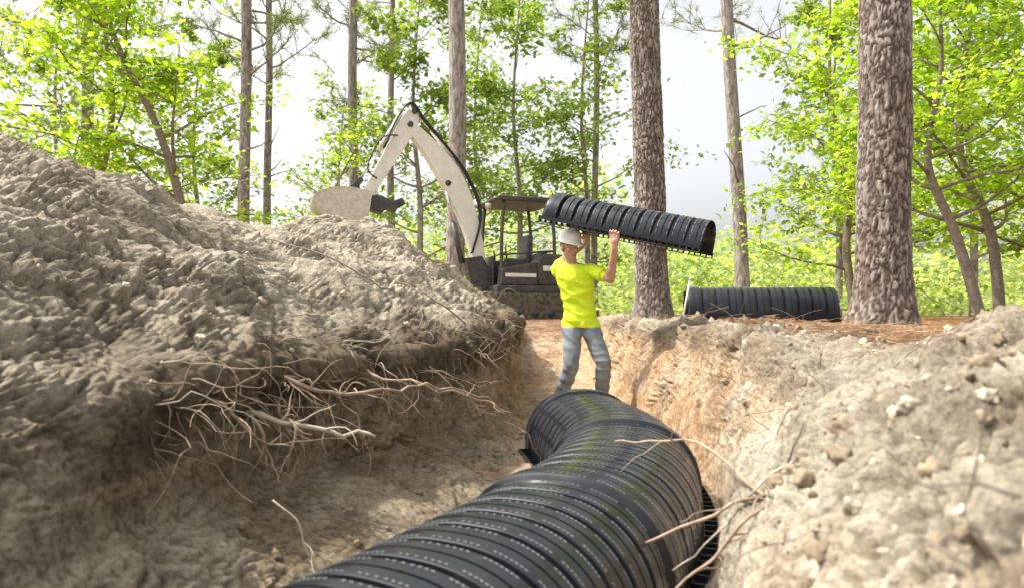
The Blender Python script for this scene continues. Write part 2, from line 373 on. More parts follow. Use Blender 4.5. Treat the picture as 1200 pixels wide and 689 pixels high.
def leafy_tree(name, base, path, r0, leafmat_, nb=12, bl=2.2, leaf=.09, per=60, start=.25, bark=None, flat=.5, spread=.38, bcount=5):
    g = Geo(); path = smoothpath(np.array(path, float), 5) + np.array(base)
    L = np.linspace(0, 1, len(path)); rad = r0 * (1 - L) ** .8 + .008
    v, f = tube(path, rad, 10); g.add(v, f, 0)
    cents = []
    for i in range(nb):
        t = start + (1 - start) * (i + rng.random() * .8) / nb; t = min(t, .99)
        k = t * (len(path) - 1); p = path[int(k)]
        a = i * 2.4 + rng.random() * .9
        el = .25 + .5 * t
        ln = bl * (1.15 - .65 * t) * (.7 + .6 * rng.random())
        q, dq = wander(p, (math.cos(a), math.sin(a), el), ln, 7, .13, .02)
        rr = np.linspace(r0 * .38 * (1.1 - t) + .008, .005, len(q))
        v, f = tube(q, rr, 6); g.add(v, f, 0)
        for j in range(bcount):
            tj = .3 + .7 * (j + rng.random()) / bcount; m = q[min(int(tj * 7), 7)]
            dd = dq + rng.normal(size=3) * .8; dd[2] = dd[2] * .4 + .1
            w, dw = wander(m, dd, ln * .45 * (.6 + .6 * rng.random()), 5, .2, -.01)
            v, f = tube(w, np.linspace(.009, .003, 6), 4); g.add(v, f, 0)
            nl = int(per)
            tt = rng.random(nl) * 5; ii = np.minimum(tt.astype(int), 4); fr = (tt - ii)[:, None]
            pos = w[ii] * (1 - fr) + w[ii + 1] * fr
            pos = pos + rng.normal(size=(nl, 3)) * np.array([spread, spread, spread * flat]) * ln * .28
            cents.append(pos)
    cents = np.concatenate(cents)
    v, f = leaves_quads(cents, leaf); g.add(v, f, 1)
    return g.obj(name, [bark or M_twig, leafmat_])
def pine(name, base, H, r, lean=(0, 0), cs=.5, nb=22, bl=2.5, detail=False, per=16, nl=.3, bark=None, dead=3):
    g = Geo(); base = np.array(base, float); plates = None
    if detail:
        nz = 620; na = 132; z = np.linspace(-.3, 6.5, nz); a = np.arange(na) * 2 * math.pi / na
        A, Z = np.meshgrid(a, z)
        rr = r * (1 - .02 * Z) * (1 + .42 * np.exp(-np.clip(Z, 0, 9) / .28) * (1 + .3 * np.sin(A * 5 + 1)))
        cx = np.cos(A) * rr; cy = np.sin(A) * rr
        q = np.stack([cx * 17, cy * 17, Z * 5.6], -1).reshape(-1, 3)
        q += np.stack([perlin(q * .7), perlin(q * .7 + 9), perlin(q * .7 + 20)], 1) * .9 + np.stack([perlin(q * 2.7), perlin(q * 2.7 + 9), perlin(q * 2.7 + 20)], 1) * .25
        f1, f2 = voro(q); plate = np.clip((f2 - f1) * 2.6, 0, 1) ** .7
        stp = perlin(q * .33 + 60)
        dd = (plate * .02 + perlin(q * 3) * .004 + perlin(q * .15 + 8) * .012 + stp * plate * .008).reshape(nz, na) - .012
        rr = rr + dd
        V = np.stack([base[0] + np.cos(A) * rr + lean[0] * Z, base[1] + np.sin(A) * rr + lean[1] * Z, base[2] + Z], -1).reshape(-1, 3)
        I = np.arange(nz * na).reshape(nz, na); J = np.roll(I, -1, 1)
        g.add(V, np.stack([I[:-1], J[:-1], J[1:], I[1:]], -1).reshape(-1, 4), 0)
        plates = np.clip(plate * .8 + stp * .25 * plate + perlin(q * 3) * .2, 0, 1)
        z0 = 6.45
    else: z0 = -.3
    zz = np.linspace(z0, H, 26); c = np.stack([base[0] + lean[0] * zz + (0 if detail else .05) * np.sin(zz * .5 + base[0]), base[1] + lean[1] * zz, base[2] + zz], 1)
    R_ = r * (1 - .02 * zz) * np.where(zz < .5, 1.25, 1) * (1 - np.clip((zz / H - .75) / .25, 0, 1) * .85)
    v, f = tube(c, R_, 14); g.add(v, f, 0)
    tips = []; dirs = []
    for i in range(nb + dead):
        if i < nb: t = cs + (1 - cs) * (i + rng.random()) / nb
        else: t = cs * (.45 + .55 * rng.random())
        t = min(t, .985); z = H * t; p = np.array([np.interp(z, zz, c[:, 0]), np.interp(z, zz, c[:, 1]), base[2] + z])
        a = rng.random() * 6.28; ln = bl * (.6 + .6 * rng.random()) * (1.1 - .6 * max(0, (t - cs) / (1 - cs + 1e-6)))
        if i >= nb: ln *= .5
        q, dq = wander(p, (math.cos(a), math.sin(a), .25), ln, 7, .14, .03)
        v, f = tube(q, np.linspace(r * .22, .01, 8), 6); g.add(v, f, 0)
        if i >= nb: continue
        for j in range(8):
            m = q[3 + j // 2 if 3 + j // 2 < 8 else 7]; dd = dq + rng.normal(size=3) * .7 + (0, 0, .15)
            w, dw = wander(m, dd, ln * .35 * (.5 + .7 * rng.random()), 4, .2, .05)
            v, f = tube(w, np.linspace(.015, .006, 5), 4); g.add(v, f, 0)
            for s_ in (2, 4): tips.append(w[s_] + rng.normal(size=3) * .03); dirs.append(dw)
    if tips:
        v, f = needle_quads(np.array(tips), np.array(dirs), per, nl); g.add(v, f, 1)
    o = g.obj(name, [bark or M_barkfar, M_needle])
    if plates is not None:
        at = o.data.attributes.new('plate', 'FLOAT', 'POINT'); full = np.full(len(o.data.vertices), .7, np.float32); full[:len(plates)] = plates; at.data.foreach_set('value', full)
    return o
gz = .8
pine('pine_tree', (3.70, 6.8, gz), 21, .245, (.004, 0), .5, 18, 3, True, bark=M_bark)
pine('pine_tree', (2.27, 11, gz), 23, .255, (-.028, 0), .5, 18, 3, True, bark=M_bark)
pine('pine_tree', (-1.46, 18, gz), 22, .26, (-.004, 0), .47, 18, 3)
pine('pine_tree', (-5.8, 25, gz), 22, .2, (.0, 0), .40, 22, 2.6, nl=.36)
pine('pine_tree', (-9.4, 24, gz), 20, .22, (.002, 0), .40, 24, 2.8, nl=.36)
pine('pine_tree', (-10.0, 28, gz), 21, .17, (0, 0), .42, 20, 2.6, nl=.4)
pine('pine_tree', (-5.3, 30, gz), 22, .17, (0, 0), .4, 16, 2.6, nl=.4)
pine('pine_tree', (-15.0, 24, gz), 19, .22, (0.005, 0), .25, 26, 3, nl=.36)
pine('pine_tree', (-14.6, 19, gz), 15, .2, (-.0, 0), .35, 26, 2.8)
pine('pine_tree', (3.3, 27, gz), 21, .14, (0, 0), .42, 18, 2.6, nl=.4)
pine('pine_tree', (6.75, 20, gz), 19, .21, (-.045, 0), .42, 24, 3.4)

leafy_tree('maple_tree', (-5.0, 11.0, gz), [(0, 0, -.2), (-.25, .1, 1.3), (-.75, .2, 3), (-1.5, .2, 4.6), (-2.0, .1, 6.5)], .09, M_leafA, 18, 2.1, .12, 56, .32)
leafy_tree('maple_tree', (-3.9, 12.5, gz), [(0, 0, -.2), (.1, .1, 1.0), (.5, .2, 2.2), (1.0, .2, 3.2)], .045, M_leafA, 8, 1.2, .10, 14, .35)
leafy_tree('maple_tree', (-7.4, 12.0, gz), [(0, 0, -.2), (-.1, .1, 1.6), (.25, .2, 3.6), (.1, .2, 5.6), (.4, 0, 7)], .08, M_leafA, 18, 2.3, .13, 52, .25)
leafy_tree('maple_tree', (6.6, 9.5, gz), [(0, 0, -.2), (-.35, .1, 1.2), (-.7, .2, 2.3), (-.5, .2, 3.6), (-.7, 0, 5.2)], .075, M_leafA, 17, 2.1, .11, 54, .3)
leafy_tree('maple_tree', (7.6, 10.6, gz), [(0, 0, -.2), (-.1, .1, 1.4), (-.5, .2, 2.6), (-.4, .2, 4.4), (.1, 0, 6.4)], .085, M_leafA, 18, 2.4, .12, 54, .25)
leafy_tree('maple_tree', (9.2, 11.5, gz), [(0, 0, -.2), (.1, .1, 1.4), (.3, .2, 3), (.1, .2, 5), (.4, 0, 7)], .09, M_leafA, 20, 2.6, .13, 54, .15)
leafy_tree('maple_tree', (7.6, 15, gz), [(0, 0, -.2), (-.2, .1, 1.4), (-.1, .2, 3), (-.5, .2, 5), (-.6, 0, 7.4)], .1, M_leafA, 18, 3.0, .15, 46, .15)
for (x, y, h, d_) in [(-3.2, 23, 12, 1.1), (.2, 25, 13, 1.2), (2.8, 26, 13, .7), (-16, 24, 12, 1.1), (-12.5, 27, 11, 1.0), (-7.5, 30, 10, .5), (10.5, 22, 11, 1.1), (13.5, 20, 11, 1.2), (-1.5, 30, 14, 1.0)]:
    leafy_tree('oak_tree', (x, y, gz), [(0, 0, -.3), (.1, .1, h * .3), (-.15, .1, h * .6), (.2, 0, h)], .12, M_leafB, 22, h * .27, .22, int(40 * d_), .25, bark=M_barkfar)

g = Geo(); cents = []
for k in range(230):
    y = rng.uniform(36, 70); x = rng.uniform(-.95, .95) * y
    top = 3 + 12 * max(0, math.sin(x / y * 9 + 1.3) * .6 + .4 * math.sin(x / y * 23))
    h = rng.random() ** 1.2 * top + 1.0
    s = rng.uniform(1.0, 2.4)
    n = 150; c = rng.normal(size=(n, 3)) * (s, s, s * .6) + (x, y, gz + h)
    cents.append(c)
cents = np.concatenate(cents); cents = cents[cents[:, 2] > gz]
v, f = leaves_quads(cents, .5); g.add(v, f, 0)
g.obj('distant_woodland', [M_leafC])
g = Geo(); cents = []
for k in range(170):
    y = rng.uniform(17, 40); x = rng.uniform(-.85, .95) * y
    n = 70; s = rng.uniform(.3, .8)
    cents.append(np.abs(rng.normal(size=(n, 3))) * (0, 0, s * .8) + rng.normal(size=(n, 3)) * (s, s, .05) + (x, y, gz + .1))
cents = np.concatenate(cents); cents[:, 2] = np.maximum(cents[:, 2], gz + .03)
v, f = leaves_quads(cents, .18); g.add(v, f, 0)
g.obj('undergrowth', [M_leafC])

# ------------------------------------------------------------ roots, sticks, litter
def jitterpath(P, amp=.012, k=5):
    q = smoothpath(P, k); q = q + np.stack([perlin(q * 9 + s) for s in (1, 22, 43)], 1) * amp; return q
def stick(name, P, r0, r1, m, amp=.012, side=0):
    g = Geo(); q = jitterpath(P, amp); n = len(q)
    rr = np.linspace(r0, r1, n) * (1 + .25 * perlin(q * 25))
    v, f = tube(q, rr, 8); g.add(v, f)
    for s in range(side):
        i = rng.integers(n // 5, n - 2); d = q[i + 1] - q[i]; d /= np.linalg.norm(d)
        L = rng.uniform(.08, .25)
        w, _ = wander(q[i], d + rng.normal(size=3) * .7, L, 6, .25, -.02)
        v, f = tube(w, np.linspace(rr[i] * .55, .001, 7), 5); g.add(v, f)
    return g.obj(name, [m])
stick('tree_root', [(-1.3, 2.95, .72), (-1.10, 2.85, .71), (-.93, 2.85, .67), (-.74, 2.95, .61), (-.60, 3.1, .585), (-.42, 3.4, .58), (-.14, 3.7, .49), (0, 3.9, .33)], .012, .004, M_root, .03, 10)
stick('tree_root', [(-.8, 3.5, .66), (-.51, 3.4, .59), (-.18, 3.6, .49), (.05, 3.8, .33), (.1, 3.9, .22)], .008, .003, M_root, .03, 8)
stick('tree_root', [(-1.25, 2.8, .6), (-1.02, 2.68, .56), (-.86, 2.68, .5), (-.7, 2.72, .45), (-.56, 2.8, .44)], .014, .007, M_rootp, .04, 9)
stick('tree_root', [(-1.15, 2.8, .62), (-.98, 2.62, .52), (-.99, 2.6, .4), (-1.02, 2.6, .3)], .008, .003, M_root, .04, 7)
stick('tree_root', [(-1.0, 2.85, .6), (-.86, 2.68, .52), (-.83, 2.65, .42), (-.92, 2.65, .33)], .007, .003, M_root, .04, 7)
stick('tree_root', [(-1.2, 2.5, .66), (-1.02, 2.45, .6), (-.95, 2.5, .5), (-.82, 2.6, .42)], .009, .003, M_root, .04, 7)
stick('tree_root', [(-.95, 3.2, .66), (-.78, 3.1, .56), (-.7, 3.1, .42), (-.62, 3.15, .3)], .007, .002, M_root, .04, 7)
stick('tree_root', [(-.6, 4.1, .66), (-.4, 4.0, .56), (-.25, 4.1, .42), (-.1, 4.2, .3)], .008, .002, M_root, .04, 7)
stick('tree_root', [(-.35, 5.0, .7), (-.15, 4.9, .6), (0, 5.0, .42)], .009, .003, M_root, .04, 7)
stick('tree_root', [(-.82, 2.35, .3), (-.74, 2.33, .24), (-.69, 2.33, .12), (-.66, 2.33, .03)], .004, .002, M_rootp, .015, 1)
stick('tree_root', [(-1.9, 3.2, 1.05), (-1.8, 3.0, 1.08), (-1.68, 2.9, 1.08), (-1.6, 2.8, 1.0)], .018, .010, M_root, .02, 2)
g = Geo()
for k in range(300):
    y = 2.2 + 4.8 * rng.random() ** 1.5
    r_i = np.argmin(abs(rows - y)); c_i = np.argmin(abs(reg - rng.uniform(3.7, 4.45))); p = PG[r_i, c_i]
    w, _ = wander(p - np.array([.03, 0, 0]), np.array([1.0, -.3, -.3]) + rng.normal(size=3) * .7, rng.uniform(.1, .5), 9, .3, -.1)
    v, f = tube(w, np.linspace(rng.uniform(.0013, .0045), .0007, 10), 5); g.add(v, f, int(rng.random() < .15))
for k in range(50):
    y = 2.4 + 4 * rng.random()
    r_i = np.argmin(abs(rows - y)); c_i = np.argmin(abs(reg - rng.uniform(8.0, 9.2))); p = PG[r_i, c_i]
    w, _ = wander(p + np.array([.03, 0, 0]), np.array([-1.0, -.3, -.1]) + rng.normal(size=3) * .7, rng.uniform(.08, .35), 8, .3, -.06)
    v, f = tube(w, np.linspace(rng.uniform(.0013, .004), .0007, 9), 5); g.add(v, f, 0)
g.obj('root_fringe', [M_root, M_rootp])
g = Geo()
for k in range(220):
    if k < 140: i = rng.choice(selL[(R[selL] > 2.3)])
    else: i = rng.choice(selR)
    t = np.cross(GN[i], rng.normal(size=3)); t /= np.linalg.norm(t)
    L = rng.uniform(.05, .4) * (.5 + .12 * P2[i, 1])
    w, _ = wander(P2[i] + GN[i] * .012, t + GN[i] * .08, L, 7, .13, -.01)
    v, f = tube(w, np.linspace(rng.uniform(.0012, .0035), .001, 8), 5); g.add(v, f, int(rng.random() < .2))
g.obj('twig_litter', [M_twig, M_rootp])
stick('fallen_branch', [(.39, 2.6, .45), (.546, 2.3, .52), (.625, 2.0, .51), (.68, 1.8, .44), (.73, 1.7, .38)], .003, .007, M_root, .02, 5)
stick('fallen_branch', [(.39, 2.0, .275), (.546, 1.9, .385), (.675, 1.8, .466), (.78, 1.7, .52)], .004, .006, M_root, .02, 3)
stick('fallen_branch', [(.4, 1.7, .24), (.49, 1.7, .33), (.56, 1.68, .42), (.68, 1.66, .52)], .003, .006, M_root, .02, 4)
stick('fallen_branch', [(.45, 1.95, .2), (.6, 1.9, .36), (.66, 1.8, .5), (.8, 1.8, .6)], .002, .004, M_rootp, .02, 5)
stick('fallen_branch', [(-.9, 5.2, 1.2), (-.55, 5.0, 1.02), (-.3, 5.1, .82), (-.1, 5.2, .7)], .004, .008, M_twig, .02, 5)
stick('fallen_branch', [(-1.9, 5.0, 1.52), (-1.3, 4.7, 1.33), (-.8, 4.6, 1.08)], .003, .008, M_twig, .03, 6)
stick('fallen_branch', [(1.3, 6.4, .3), (1.4, 6.3, .62), (1.75, 6.3, .9), (2.0, 6.3, 1.0)], .005, .009, M_root, .02, 2)
n = 20000
x = rng.uniform(1.5, 9, n); y = rng.uniform(2.6, 15, n)
m_ = (x > 1.6 + .15 * (y < 5)); x = x[m_]; y = y[m_]; n = len(x)
ri = np.searchsorted(rows, y).clip(0, nr - 1)
jc = int(np.argmin(abs(reg - 6)))
z = np.array([np.interp(x[i], PG[ri[i], jc:, 0], PG[ri[i], jc:, 2]) for i in range(n)])
a = rng.random(n) * 6.28; L = rng.uniform(.05, .16, n); dirv = np.stack([np.cos(a), np.sin(a), rng.normal(0, .12, n)], 1) * L[:, None]
b_ = np.stack([x, y, z + rng.random(n) * .02 + .003], 1); s = np.stack([-np.sin(a), np.cos(a), np.full(n, .5)], 1) * .0022
v = np.stack([b_ - s, b_ + s, b_ + dirv + s, b_ + dirv - s], 1).reshape(-1, 3)
M_straw = leafmat('pine_straw', (.2, .09, .04), (.34, .18, .09), (.48, .31, .17), .15)
big_mesh('pine_straw', v, np.arange(4 * n).reshape(n, 4), [M_straw], smooth=False)

# ------------------------------------------------------------ plastic chambers
def plastic():
    m, nt, b = mat('black_plastic')
    f = ramp(nt, noise(nt, 5, 6, .75), [(.54, (0, 0, 0)), (.88, (.2,) * 3)])
    c = mixc(nt, f, (.011, .013, .017), (.15, .13, .11))
    nt.links.new(c, b.inputs['Base Color'])
    r = ramp(nt, noise(nt, 12, 3), [(.3, (.2,) * 3), (.7, (.36,) * 3)]); nt.links.new(r, b.inputs['Roughness'])
    return m
M_plastic = plastic()
M_slot = simple('slot_edge_plastic', (.16, .165, .17), .6, var=.1, bmp=0)
def chamber_geo(path, pitch=.13, w=.375, h=.39, beads=True, seclen=1.3, depth=.026, gusset=True, lattice=False):
    g = Geo(); path = np.asarray(path, float)
    dl = np.r_[0, np.cumsum(np.linalg.norm(np.diff(path, axis=0), axis=1))]; Lt = dl[-1]
    prof = [(0, -1), (.08, -1), (.15, -1), (.175, -.1), (.19, 0), (.45, .02), (.575, .02), (.58, -.3), (.64, -.3), (.645, .02), (.80, .02), (.97, 0), (.985, -.1)]
    S = []; O = []
    np_ = int(Lt / pitch); per = max(1, int(seclen / pitch))
    for i in range(np_):
        ex_ = .014 if (i % per) == 0 else (-.004 * ((i % per) / per))
        for (a, o) in prof: S.append((i + a) * pitch); O.append(o * depth * (0.2 if (i % per) == 0 and .1 < a < .99 else 1) + ex_)
    S = np.array(S); O = np.array(O)
    C = np.stack([np.interp(S, dl, path[:, k]) for k in range(3)], 1)
    T = np.stack([np.interp(S, dl, np.gradient(path[:, k], dl)) for k in range(3)], 1); T /= np.linalg.norm(T, axis=1)[:, None]
    Z = np.array([0, 0, 1.]); Z = Z - T * (T @ Z)[:, None]; Z /= np.linalg.norm(Z, axis=1)[:, None]
    X = np.cross(T, Z)
    na = 81; t = np.linspace(0, math.pi, na)
    cx = -np.sign(np.cos(t)) * np.abs(np.cos(t)) ** .84; cz = np.sin(t) ** .80
    tap = np.clip(np.sin(t) * 4, 0, 1)
    def pt(i, o):
        return C[i] + X[i] * (cx * (w + o * 1.0))[:, None] + Z[i] * (cz * (h + o) + .012)[:, None]
    V = []
    for i in range(len(S)):
        arc = pt(i, 0) + (X[i] * (cx * O[i])[:, None] + Z[i] * (cz * O[i])[:, None]) * (.35 + .65 * tap)[:, None]
        f = lambda x, z: (C[i] + X[i] * x + Z[i] * z)[None]
        V.append(np.concatenate([f(-w - .055, .03), f(-w - .055, 0), f(-w - .05, .0), f(-w - .048, .012), arc, f(w + .048, .012), f(w + .05, 0), f(w + .055, 0), f(w + .055, .03)]))
    n = len(V[0]); V = np.concatenate(V)
    I = np.arange(len(V)).reshape(-1, n)
    g.add(V, np.stack([I[:-1, :-1], I[:-1, 1:], I[1:, 1:], I[1:, :-1]], -1).reshape(-1, 4))
    if beads:
        for i in range(np_):
            for fr in (.26, .91):
                k = i * 13 + (5 if fr < .5 else 10)
                k = min(k, len(S) - 1)
                shift = (fr - (.45 if fr < .5 else .80)) * pitch
                arcp = pt(k, O[k] + .0004) + T[k] * shift
                tn = np.gradient(arcp, axis=0); tn /= np.linalg.norm(tn, axis=1)[:, None]
                for j in range(4, na - 4):
                    if j % 9 < 2: continue
                    rad = X[k] * cx[j] + Z[k] * cz[j]
                    nrm = np.cross(tn[j], T[k]); nrm *= np.sign(nrm @ rad + 1e-9)
                    g.add(boxV(arcp[j], tn[j] * .0045, T[k] * .0024, nrm * .0016), BOXF, 1)
    if gusset:
        for i in range(np_ * 2):
            k = min(int(i * 6.5), len(S) - 1)
            for sg in (-1, 1):
                g.add(boxV(C[k] + X[k] * sg * (w + .028) + Z[k] * .018, X[k] * .026, T[k] * .003, Z[k] * .014), BOXF)
    if lattice:
        for sg in (-1, 1):
            for s_ in np.arange(.01, S[-1], .055):
                k = int(np.argmin(abs(S - s_)))
                c = np.array([np.interp(s_, dl, path[:, q]) for q in range(3)])
                g.add(boxV(c + X[k] * sg * (w + .028) - Z[k] * .012, X[k] * .024, T[k] * .004, Z[k] * .012), BOXF)
            a0 = C[0] + X[0] * sg * (w + .028) - Z[0] * .027; a1 = C[-1] + X[-1] * sg * (w + .028) - Z[-1] * .027
            g.add(boxV((a0 + a1) / 2, (a1 - a0) / 2, X[0] * .027, Z[0] * .003), BOXF)
    return g
def chamber(g):
    o = g.obj('drainage_chamber', [M_plastic, M_slot]); o.data.set_sharp_from_angle(angle=math.radians(28)); return o
main = smoothpath([(-.62, -2.5, 0), (-.62, -1.2, 0), (-.6, -.2, 0), (-.55, .45, 0), (-.42, 1.1, 0), (-.17, 1.6, 0), (.21, 2.35, 0), (.47, 3.05, 0), (.58, 3.7, 0), (.53, 4.3, 0), (.45, 4.75, 0)], 10)
main[:, 2] += .004
chamber(chamber_geo(main, pitch=.135, depth=.024))
CA = np.array([.42, 6.75, 1.815]); CB = np.array([1.84, 6.12, 1.455])
chamber(chamber_geo(np.array([CA, (CA + CB) / 2, CB]), pitch=.15, h=.275, depth=.034, lattice=True, seclen=9))
for q in range(3):
    a_ = np.array([2.22, 8.75, .80 + q * .035]); b2 = np.array([4.02, 8.45, .80 + q * .035])
    chamber(chamber_geo(np.linspace(a_, b2, 4), pitch=.16, h=.37, depth=.045, beads=False, seclen=9))

M_pvc = simple('white_pvc', (.72, .71, .68), .4, var=.06, bmp=0, dirt=(.4, .3, .2), dirtamt=.5)
def pipe(name, p, q, r):
    g = Geo(); p = np.array(p); q = np.array(q); v, f = tube(np.array([p, p * .5 + q * .5, q]), r, 16); g.add(v, f)
    d = (q - p) / np.linalg.norm(q - p); v, f = tube(np.array([q - d * .06, q - d * .03, q]), r * 1.25, 16); g.add(v, f)
    return g.obj(name, [M_pvc])
pipe('pvc_pipe', (2.06, 8.3, .78), (2.2, 8.4, 1.38), .013)
pipe('pvc_pipe', (1.95, 5.1, .84), (2.35, 5.0, .83), .014)
pipe('pvc_pipe', (1.95, 8.2, .84), (2.3, 8.1, .86), .018)

# ------------------------------------------------------------ excavator
ex = empty('mini_excavator', (.05, 14.0, gz), math.radians(201))
M_white = simple('offwhite_paint', (.84, .82, .75), .38, var=.04, scale=3, bmp=.02, dirt=(.5, .42, .3), dirtamt=.35)
M_dark = simple('charcoal_paint', (.045, .045, .048), .45, var=.2, scale=5, bmp=.05, dirt=(.2, .17, .13), dirtamt=.4)
M_rub = simple('track_rubber', (.05, .045, .04), .8, var=.3, bmp=.3, dirt=(.3, .24, .16), dirtamt=.8)
M_steel = simple('worn_steel', (.66, .62, .54), .5, .1, var=.12, dirt=(.42, .34, .24), dirtamt=.6)
M_chrome = simple('cylinder_rod', (.7, .7, .7), .15, 1, var=.03, bmp=0)
M_hose = simple('hose_rubber', (.02, .02, .02), .5, var=.1, bmp=0)
def prism(name, pts, y0, y1, m, bev=.015, parent=ex):
    bm = bmesh.new()
    a = [bm.verts.new((p[0], y0, p[1])) for p in pts]; b = [bm.verts.new((p[0], y1, p[1])) for p in pts]
    bm.faces.new(a); bm.faces.new(list(reversed(b)))
    for i in range(len(pts)):
        j = (i + 1) % len(pts); bm.faces.new((a[j], a[i], b[i], b[j]))
    bmesh.ops.recalc_face_normals(bm, faces=bm.faces[:])
    me = bpy.data.meshes.new(name); bm.to_mesh(me); bm.free(); me.materials.append(m)
    o = link(bpy.data.objects.new(name, me), parent)
    if bev:
        md = o.modifiers.new('b', 'BEVEL'); md.width = bev; md.segments = 2; md.limit_method = 'ANGLE'
    return o
def ebox(name, x0, x1, y0, y1, z0, z1, m, bev=.02, parent=ex):
    return prism(name, [(x0, z0), (x1, z0), (x1, z1), (x0, z1)], y0, y1, m, bev, parent)
def etube(name, P, r, m, n=12, sm=True, parent=ex):
    g = Geo(); q = smoothpath(P, 5) if (sm and len(P) > 2) else np.array(P, float)
    v, f = tube(q, r, n); g.add(v, f); return g.obj(name, [m], parent=parent)
def sx_(s): return s if s < 1.3 else 1.3 + (s - 1.3) * .87
def W2(pts): return [(sx_(p[0]), p[1]) for p in pts]
def W3(pts): return [(sx_(p[0]), p[1], p[2]) for p in pts]
def beam(c, hw):
    c = np.array(W2(c)); c = smoothpath(np.c_[c, np.zeros(len(c))], 4)[:, :2]; hw = np.interp(np.linspace(0, 1, len(c)), np.linspace(0, 1, len(hw)), hw)
    t = np.gradient(c, axis=0); t /= np.linalg.norm(t, axis=1)[:, None]; n = np.stack([-t[:, 1], t[:, 0]], 1)
    return [tuple(p) for p in np.concatenate([c + n * hw[:, None], (c - n * hw[:, None])[::-1]])]
prism('boom', beam([(.74, 1.0), (.92, 1.75), (1.14, 2.35), (1.4, 2.82), (1.85, 3.32), (2.32, 3.72)], [.11, .16, .21, .23, .17, .10]), -.11, .11, M_white)
prism('dipper_arm', beam([(2.24, 4.02), (2.34, 3.76), (2.76, 3.1), (3.35, 2.2)], [.10, .18, .14, .09]), -.09, .09, M_white)
def wt(name, P, r, m, n=14): return etube(name, W3(P), r, m, n, False)
wt('boom_cylinder', [(1.12, -.0, 1.1), (1.3, 0, 1.9)], .06, M_dark)
wt('boom_cylinder_rod', [(1.3, 0, 1.9), (1.48, 0, 2.6)], .03, M_chrome)
wt('arm_cylinder', [(1.34, 0, 3.2), (1.8, 0, 3.7)], .055, M_white)
wt('arm_cylinder_rod', [(1.8, 0, 3.7), (2.22, 0, 4.02)], .028, M_chrome)
wt('bucket_cylinder', [(2.5, 0, 3.95), (3.0, 0, 3.2)], .05, M_white)
wt('bucket_cylinder_rod', [(3.0, 0, 3.2), (3.4, 0, 2.62)], .025, M_chrome)
for (px_, pz) in [(2.32, 3.74), (3.35, 2.22), (2.22, 4.0), (1.46, 2.66), (.8, 1.05), (3.41, 2.6)]:
    wt('pivot_pin', [(px_, -.14, pz), (px_, .14, pz)], .055, M_dark)
for s_ in (-.06, .0, .06):
    etube('hose', W3([(.95, s_ + .1, 1.3), (.78, s_ + .15, 2.1), (1.05, s_ + .1, 2.85), (1.5, s_ + .1, 3.38), (2.0, s_ + .1, 3.85), (2.3, s_ + .1, 4.15), (2.6, s_ + .1, 3.85), (2.9, s_ + .1, 3.25)]), .016, M_hose, 8)
etube('hose_loop', W3([(2.6, .13, 3.5), (2.98, .15, 3.4), (3.25, .12, 2.85), (3.05, .12, 2.65)]), .014, M_hose, 8)
prism('bucket_link', W2([(3.35, 2.22), (3.4, 2.66), (3.48, 2.64), (3.47, 2.2)]), -.12, -.09, M_dark, .005)
prism('bucket_link_2', W2([(3.4, 2.66), (3.7, 2.42), (3.66, 2.34), (3.37, 2.58)]), .09, .12, M_dark, .005)
sh = np.array(W2(smoothpath(np.array([(3.2, 2.36, 0), (3.75, 2.42, 0), (4.2, 2.34, 0), (4.42, 2.18, 0), (4.25, 1.9, 0), (3.8, 1.72, 0), (3.3, 1.78, 0)]), 5)[:, :2]))
cen = np.array([3.45, 2.05])
prism('bucket_shell', [tuple(p) for p in sh] + [tuple(p * .95 + cen * .05) for p in sh[::-1]], -.36, .36, M_steel, .004)
prism('bucket_side', [tuple(p) for p in sh], -.385, -.362, M_steel, .004); prism('bucket_side_2', [tuple(p) for p in sh], .362, .385, M_steel, .004)
for yy in (-.392, .388):
    prism('bucket_wear_strip', [tuple(p) for p in sh[3:-3]] + [tuple(p * .95 + cen * .05) for p in sh[3:-3][::-1]], yy, yy + .006, M_steel, 0)
for k in range(5):
    yy = -.33 + k * .155
    prism('bucket_tooth', W2([(3.3, 1.74), (3.3, 1.82), (3.1, 1.79), (3.1, 1.77)]), yy, yy + .05, M_steel, .003)
prism('thumb', W2([(3.3, 2.32), (2.95, 2.34), (2.72, 2.24), (2.5, 2.32), (2.42, 2.2), (2.6, 2.12), (2.66, 2.02), (2.82, 2.12), (2.95, 2.0), (3.25, 2.07)]), -.13, .13, M_dark, .01)
prism('swing_post', [(.55, .55), (.95, .6), (1.1, 1.2), (.75, 1.25), (.55, .95)], -.16, .16, M_dark)
ebox('deck', -.8, .62, -.68, .68, .52, .66, M_dark, .03)
prism('engine_cover', [(-.95, .66), (-.25, .66), (-.22, 1.12), (-.35, 1.3), (-.85, 1.28), (-1.0, 1.1)], -.66, .66, M_dark, .05)
prism('side_panel', [(-.25, .66), (.55, .66), (.52, .98), (.2, 1.05), (-.22, 1.12)], .45, .67, M_dark, .03)
prism('side_panel_2', [(-.25, .66), (.55, .66), (.52, .98), (.2, 1.05), (-.22, 1.12)], -.67, -.45, M_dark, .03)
ebox('decal_stripe', -.2, .45, .672, .676, .82, .89, M_white, 0)
ebox('decal_stripe_2', -.85, -.35, .662, .668, .95, 1.05, M_white, 0)
ebox('front_panel', .5, .56, -.44, .2, .66, 1.25, M_dark, .02)
ebox('floor_plate', -.2, .5, -.44, .44, .665, .69, M_dark, .005)
ebox('seat_base', -.2, .22, -.24, .24, .7, .98, M_dark, .03); ebox('seat_cushion', -.2, .28, -.25, .25, .98, 1.1, M_dark, .05)
prism('seat_backrest', [(-.28, 1.08), (-.14, 1.08), (-.22, 1.72), (-.34, 1.7)], -.23, .23, M_dark, .05)
ebox('console', -.1, .35, -.42, -.28, .7, 1.2, M_dark, .03); ebox('console_2', -.1, .35, .28, .42, .7, 1.2, M_dark, .03)
